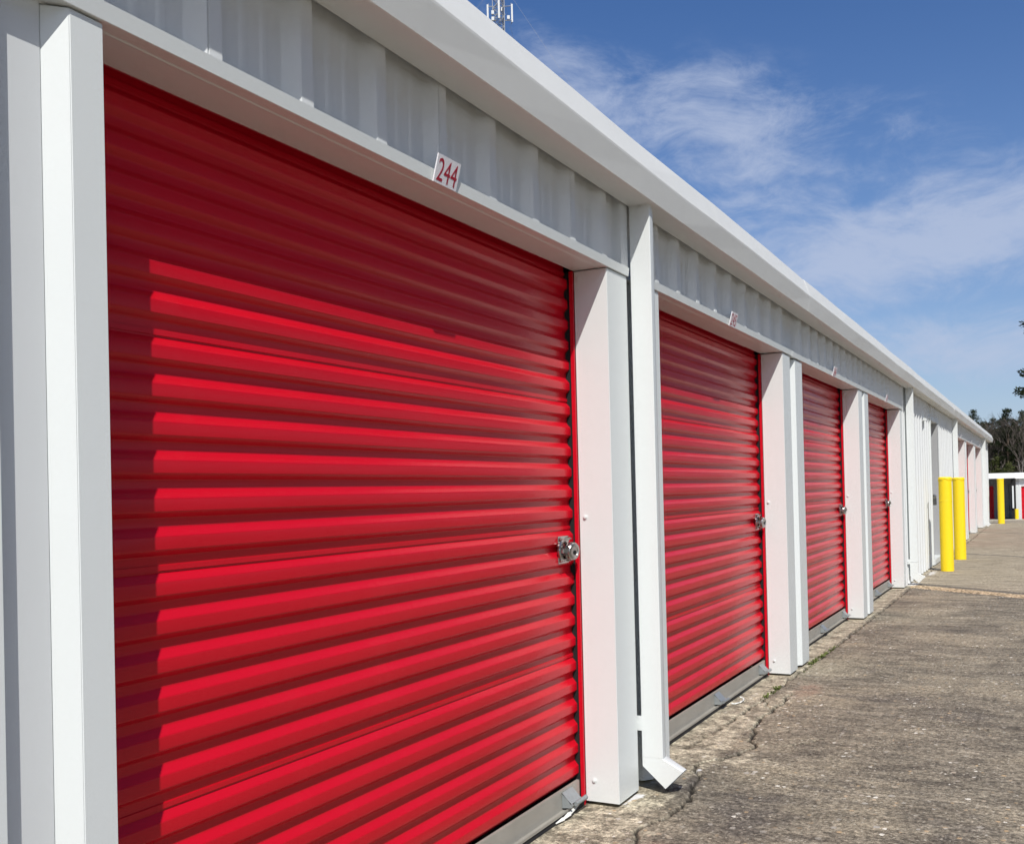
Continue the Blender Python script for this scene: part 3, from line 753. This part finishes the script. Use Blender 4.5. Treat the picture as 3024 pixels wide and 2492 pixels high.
# ------------------------------------------------------------------ far storage building
fz = -1.12-.12
fb = empty('far_storage_building', (0, 0, 0)); tag(fb, 'low white storage building across the far road, left bay in shade under its roof', 'building')
m = MB()
prof = []
for i in range(48):
    x = -.20+i*.25
    prof += [(x, 73.5), (x+.17, 73.5), (x+.19, 73.47), (x+.23, 73.47)]
poly = prof+[(11.9, 73.6), (-.2, 73.6)]
m.prism(poly, 'z', .88, 1.43); m.build('wall_panel', WHITE, fb)
m = MB(); m.box(-.20, .115, 73.42, 73.62, fz, .88); [m.box(x0+2.42, x0+3.0, 73.42, 73.62, fz, .88) for x0 in (.115, 3.115, 6.115, 9.115)]; m.build('door_jamb', WHITE2, fb)
for x0 in (.115, 3.115, 6.115, 9.115):
    m = MB(); pr = []
    z = .88; 
    while z > fz: pr += [(73.58, z), (73.565, z-.03), (73.565, z-.055), (73.58, z-.08)]; z -= .08
    m.prism([(a, b) for a, b in pr], 'x', x0, x0+2.42, cap=False, closed=False); m.build('roll_up_door', RED, fb)
# shaded back wall of the open bay
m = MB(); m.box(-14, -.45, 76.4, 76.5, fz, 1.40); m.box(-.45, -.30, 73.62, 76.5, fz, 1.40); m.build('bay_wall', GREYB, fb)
for (a, b) in ((-4.2, -1.62), (-7.6, -5.0)):
    m = MB(); pr = []; z = .92
    while z > fz: pr += [(76.39, z), (76.375, z-.03), (76.375, z-.055), (76.39, z-.08)]; z -= .08
    m.prism(pr, 'x', a, b, cap=False, closed=False); m.build('roll_up_door', RED, fb)
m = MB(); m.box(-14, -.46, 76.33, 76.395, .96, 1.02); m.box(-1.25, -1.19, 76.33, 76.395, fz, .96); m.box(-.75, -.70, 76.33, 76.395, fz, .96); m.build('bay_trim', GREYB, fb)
m = MB(); m.prism([(72.6, 1.415), (72.6, 1.76), (76.6, 1.762), (82, 1.7), (82, 1.5), (76.6, 1.42)], 'x', -14.2, -.26); m.prism([(73.2, 1.385), (73.2, 1.765), (76.6, 1.766), (82, 1.70), (82, 1.5), (73.6, 1.40)], 'x', -.255, 12); m.build('roof', FASC, fb)
m = MB(); m.box(-.40, -.31, 73.05, 73.16, -.5, .93); m.build('downspout', WHITE2, fb)
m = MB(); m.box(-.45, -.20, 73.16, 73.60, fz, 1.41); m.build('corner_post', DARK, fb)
m = MB(); m.box(-14, 12, 81.9, 82, fz, 1.5); m.box(11.9, 12, 73.5, 82, fz, 1.5); m.box(-14, -13.9, 76.5, 82, fz, 1.5); m.build('rear_wall', WHITE, fb)
bollard(-.135, 71.6, .72, .11, 'short yellow bollard at the corner of the far building', 0, z=-1.12-.13)

# ------------------------------------------------------------------ cell tower
tw = empty('cell_tower', (-51.45, 101.53, -2.0)); tag(tw, 'grey lattice cell tower with white antenna panels above the roof edge', 'cell tower')
m = MB(); hgt = 68; hw = .74
legs = [(hw*1.1*math.cos(a), hw*1.1*math.sin(a)) for a in (rad(95), rad(215), rad(335))]
for (x, y) in legs: m.tube((x, y, 0), (x, y, hgt), .05, n=6)
z = 0; k_ = 0
while z < hgt-1:
    for i in range(3):
        a = legs[i]; b = legs[(i+1) % 3]
        if k_ % 2: a, b = b, a
        m.tube((*a, z), (*b, z+1.15), .045, n=4); m.tube((*a, z), (*b, z), .035, n=4)
        m.tube((*b, z), (*a, z+1.15), .040, n=4)
    z += 1.15; k_ += 1
m.build('mast', TOWERM, tw)
right = Vector((.887, .4615, 0)); fw = Vector((-.4614, .887, 0))
cz = 57.4-.55
def tloc(s_, d_, z_): return right*s_+fw*d_+Vector((0, 0, z_))
# headframe arms and antenna panels
arms = MB()
for zz in (cz-.75, cz+.85):
    arms.tube(tloc(-1.35, -.2, zz), tloc(-.5, -.1, zz), .045, n=6); arms.tube(tloc(1.35, -.2, zz), tloc(.5, -.1, zz), .045, n=6)
    arms.tube(tloc(-.6, 0, zz), tloc(0, -1.1, zz-.1), .04, n=6); arms.tube(tloc(.6, 0, zz), tloc(0, -1.1, zz-.1), .04, n=6)
arms.tube(tloc(-.65, 0, cz), tloc(.65, 0, cz), .04, n=6); arms.tube(tloc(0, 1.2, cz-.7), tloc(0, 0, cz-.7), .04, n=6)
for s_, d_ in ((-1.28, -.12), (1.28, -.12), (0, -1.15)): arms.tube(tloc(s_, d_, cz-1.2), tloc(s_, d_, cz+1.2), .035, n=6)
arms.build('antenna_mount', TOWERM, tw)
def panel(s_, d_, z_, h_, w_=.17, t_=.11):
    m = MB(); vs = []
    for dz in (-h_/2, h_/2):
        for a, b in ((-w_/2, -t_/2), (w_/2, -t_/2), (w_/2, t_/2), (-w_/2, t_/2)): vs.append(tloc(s_+a, d_+b, z_+dz))
    m.add(vs, [(0, 3, 2, 1), (4, 5, 6, 7), (0, 1, 5, 4), (1, 2, 6, 5), (2, 3, 7, 6), (3, 0, 4, 7)])
    return m
for s_, d_ in ((-1.36, -.25), (1.36, -.25), (-.10, -1.3)):
    panel(s_, d_, cz, 2.05, .19, .13).build('antenna_panel', PANW, tw, bevel=.02)
for s_, d_, z_ in ((-.80, -.3, cz+.1), (-.80, -.3, cz-.6), (.95, -.2, cz-.45), (.2, -1.0, cz+.1)):
    panel(s_, d_, z_, .42, .3 if s_ != .2 else .12, .18).build('radio_unit', PANW, tw, bevel=.02)
g_ = MB()
for a_ in (95, 215, 335):
    d_ = Vector((math.cos(rad(a_)), math.sin(rad(a_)), 0)); g_.tube(d_*.7+Vector((0, 0, 60)), d_*45, .012, n=4)
g_.build('guy_wire', TOWERM, tw)

# ------------------------------------------------------------------ trees
def pine_mesh(seed, H=13, crown0=.35, R=2.6, dens=1.0, top_flat=False, leafm=NEEDLE, blades=34):
    rnd = random.Random(seed); tr = MB(); cr = MB()
    px, py = 0, 0; segs = []
    for i in range(9):
        z0 = H*i/9; z1 = H*(i+1)/9; r_a = .20*(1-i/9.6); r_b = .20*(1-(i+1)/9.6)
        nx_, ny_ = px+rnd.gauss(0, .06), py+rnd.gauss(0, .06)
        tr.tube((px, py, z0), (nx_, ny_, z1), r_a, r_b, n=7); segs.append((px, py, z0)); px, py = nx_, ny_
    nb = int(46*dens)
    for i in range(nb):
        t = crown0+(1-crown0)*(i+rnd.random())/nb; z = H*t
        prof_ = math.sin(min(1, (t-crown0)/(1-crown0)*.9+.18)*math.pi)**.6
        L = R*prof_*(.45+.65*rnd.random()); a = rnd.random()*6.28
        up = .15+.35*rnd.random()
        e = Vector((math.cos(a)*L, math.sin(a)*L, z+L*up*.6))
        tr.tube((0, 0, z-.1), e, .035, .012, n=4, cap=False)
        for _ in range(3+int(L*2.0)):
            s_ = .35+.7*rnd.random(); c = Vector((e.x*s_, e.y*s_, z+(e.z-z)*s_))+Vector((rnd.gauss(0, .18), rnd.gauss(0, .18), rnd.gauss(0, .12)))
            rr_ = .22+.26*rnd.random()
            for _b in range(blades):
                v = Vector((rnd.gauss(0, 1), rnd.gauss(0, 1), rnd.gauss(.1, .7))).normalized()
                q = c+v*rr_*rnd.random()**.5*.9; s2 = .035+.055*rnd.random()
                d_ = v.orthogonal().normalized(); dd = (v+Vector((rnd.gauss(0, .5), rnd.gauss(0, .5), rnd.gauss(0, .5)))).normalized()
                w_ = dd.cross(d_).normalized()*s2*.6
                cr.add([q-w_, q+w_, q+dd*s2*2.1+w_*.5, q+dd*s2*2.1-w_*.5], [(0, 1, 2, 3)])
    return tr.mesh('trunk', BARK), cr.mesh('crown', leafm)
def bare_mesh(seed, H=12):
    rnd = random.Random(seed); tr = MB(); cr = MB()
    def grow(p, d, L, r_, lev):
        m_ = tr if lev < 2 else cr
        q = p+d*L; m_.tube(p, q, r_, r_*.68, n=5 if lev < 2 else 3, cap=False)
        if lev >= 6 or r_ < .004: return
        n_ = 2 if lev < 2 else rnd.choice((2, 3, 3))
        for k__ in range(n_):
            nd = (d+Vector((rnd.gauss(0, .38), rnd.gauss(0, .38), rnd.gauss(.08, .22)))).normalized()
            grow(q, nd, L*(.66+.22*rnd.random()), r_*.64, lev+1)
        if lev > 1 and rnd.random() < .5:
            nd = (d+Vector((rnd.gauss(0, .8), rnd.gauss(0, .8), .2))).normalized(); grow(p+d*L*.5, nd, L*.55, r_*.5, lev+2)
    grow(Vector((0, 0, 0)), Vector((rnd.gauss(0, .05), rnd.gauss(0, .05), 1)).normalized(), H*.30, .17, 0)
    return tr.mesh('trunk', BARKG), cr.mesh('crown', TWIG)
def place(tree, name, loc, sc, rz, label, cat, group=None):
    root = empty(name, loc); tag(root, label, cat, group)
    root.scale = (sc, sc, sc); root.rotation_euler = (0, 0, rz)
    for nm, me in zip(('trunk', 'crown'), tree):
        o = bpy.data.objects.new(nm, me); COL.objects.link(o); o.parent = root
    return root
rnd = random.Random(31)
pA = pine_mesh(3, 13, .30, 2.3, 1.35); pB = pine_mesh(5, 14, .42, 2.6, 1.0); pC = pine_mesh(9, 7, .08, 1.9, .9, leafm=NEEDLY); pD = pine_mesh(12, 15, .36, 3.4, 1.7, blades=60)
bares = [bare_mesh(s_, 12.0) for s_ in (2, 7, 15, 22)]
GZ = -1.75
place(pA, 'pine_tree', (-2.5, 138, GZ), .90, 0, 'tall dark pine standing highest above the far building', 'pine tree')
place(pB, 'pine_tree', (-6.15, 138.5, GZ), .84, 2, 'dark pine just clearing the end of the gutter', 'pine tree')
place(pA, 'pine_tree', (-1.55, 141, GZ), .80, 1.2, 'dark pine close on the right of the tallest pine', 'pine tree')
place(pC, 'pine_tree', (-3.6, 131, GZ), .82, .5, 'low yellow green pine in front of the tallest pine', 'pine tree')
place(pC, 'pine_tree', (-2.1, 129, GZ), .72, 2.5, 'bushy yellow green pine right above the far roof', 'pine tree')
place(pB, 'pine_tree', (-.2, 144, GZ), .78, 4, 'dark pine at the right edge behind the far roof', 'pine tree')
xsb = [-6.9, -6.1, -5.5, -5.0, -4.5, -4.1, -3.6, -3.0, -1.3, -.7, -.2, .3, -5.8, -4.8, -2.0]
sb_ = [.80, .86, .82, .83, .80, .82, .80, .78, .85, .88, .86, .84, .66, .62, .74]
for i, (x, s_) in enumerate(zip(xsb, sb_)):
    place(bares[i % 4], 'bare_tree', (x, 136+(i*7 % 11), GZ), s_, i*1.7, 'leafless grey tree in the winter wood behind the far building', 'bare tree', 'leafless trees in the far wood')
for i, (x, y, s_) in enumerate(((-5.3, 147, .82), (-4.4, 149, .80), (-3.3, 146, .84), (-1.0, 150, .86), (-.3, 149, .80))):
    place((pA, pB)[i % 2], 'pine_tree', (x, y, GZ), s_, i*1.3+.4, 'dark pine deep in the winter wood behind leafless trees', 'pine tree', 'dark pines deep in the winter wood')
# the wood carries on outside the picture on both sides
for i in range(22):
    x = rnd.uniform(2.5, 34) if i % 3 else rnd.uniform(-30, -9); y = rnd.uniform(132, 150)
    if i % 2: place(bares[i % 4], 'bare_tree', (x, y, GZ), rnd.uniform(.75, 1.0), i, 'leafless grey tree in the winter wood behind the far building', 'bare tree', 'leafless trees in the far wood')
    else: place((pA, pB)[i//2 % 2], 'pine_tree', (x, y, GZ), rnd.uniform(.75, 1.0), i, 'pine of the far wood outside the frame', 'pine tree', 'pines of the far wood outside the frame')
# undergrowth mass
ug = MB()
for i in range(14000):
    x = rnd.uniform(-16, 22); y = rnd.uniform(126, 152); z = GZ+abs(rnd.gauss(0, 1))*3.0
    a = rnd.random()*6.28; s_ = .10+.22*rnd.random(); d_ = Vector((math.cos(a), math.sin(a)*.4, rnd.gauss(.6, .9))).normalized()*s_*2.4
    w_ = Vector((-math.sin(a), math.cos(a), rnd.random()-.5))*s_*.16
    p = Vector((x, y, z)); ug.add([p-w_, p+w_, p+d_+w_*.4, p+d_-w_*.4], [(0, 1, 2, 3)])
tag(ug.build('undergrowth', TWIG), 'brown leafless undergrowth filling the far wood', 'undergrowth', kind='stuff')
bk = MB()
for i in range(8000):
    x = rnd.uniform(-22, 30); y = rnd.uniform(152, 156); z = GZ+rnd.random()**.8*9.8
    a = rnd.random()*6.28; s_ = .35+.5*rnd.random(); n_ = Vector((rnd.gauss(0, .4), -1, rnd.gauss(0, .5))).normalized(); t1 = n_.orthogonal().normalized(); t2 = n_.cross(t1)
    p = Vector((x, y, z)); bk.add([p+t1*s_*math.cos(a+q*1.57)*(.5+rnd.random()*.6)+t2*s_*math.sin(a+q*1.57)*(.5+rnd.random()*.6) for q in range(4)], [(0, 1, 2, 3)])
tag(bk.build('distant_woodland', NEEDLE), 'dense dark woodland behind the leafless trees', 'woodland', kind='stuff')
# near pine whose branch tips reach into the right edge
place(pD, 'pine_tree', (3.45, 96.0, -0.2), 1.24, 0.6, 'nearer pine whose branch tips reach in at the right edge', 'pine tree')

# pine row added out of view on the right to shade the low sky
for i in range(26):
    y = -14+i*3.1+rnd.uniform(-1, 1); x = 14.5+rnd.uniform(-1.5, 3)
    place((pA, pB, pA, pD)[i % 4], 'pine_tree', (x, y, 0), rnd.uniform(.85, 1.05), i*2.1, 'unseen pine added along the right side of the lot to shade it', 'pine tree', 'unseen pines added along the right side of the lot')
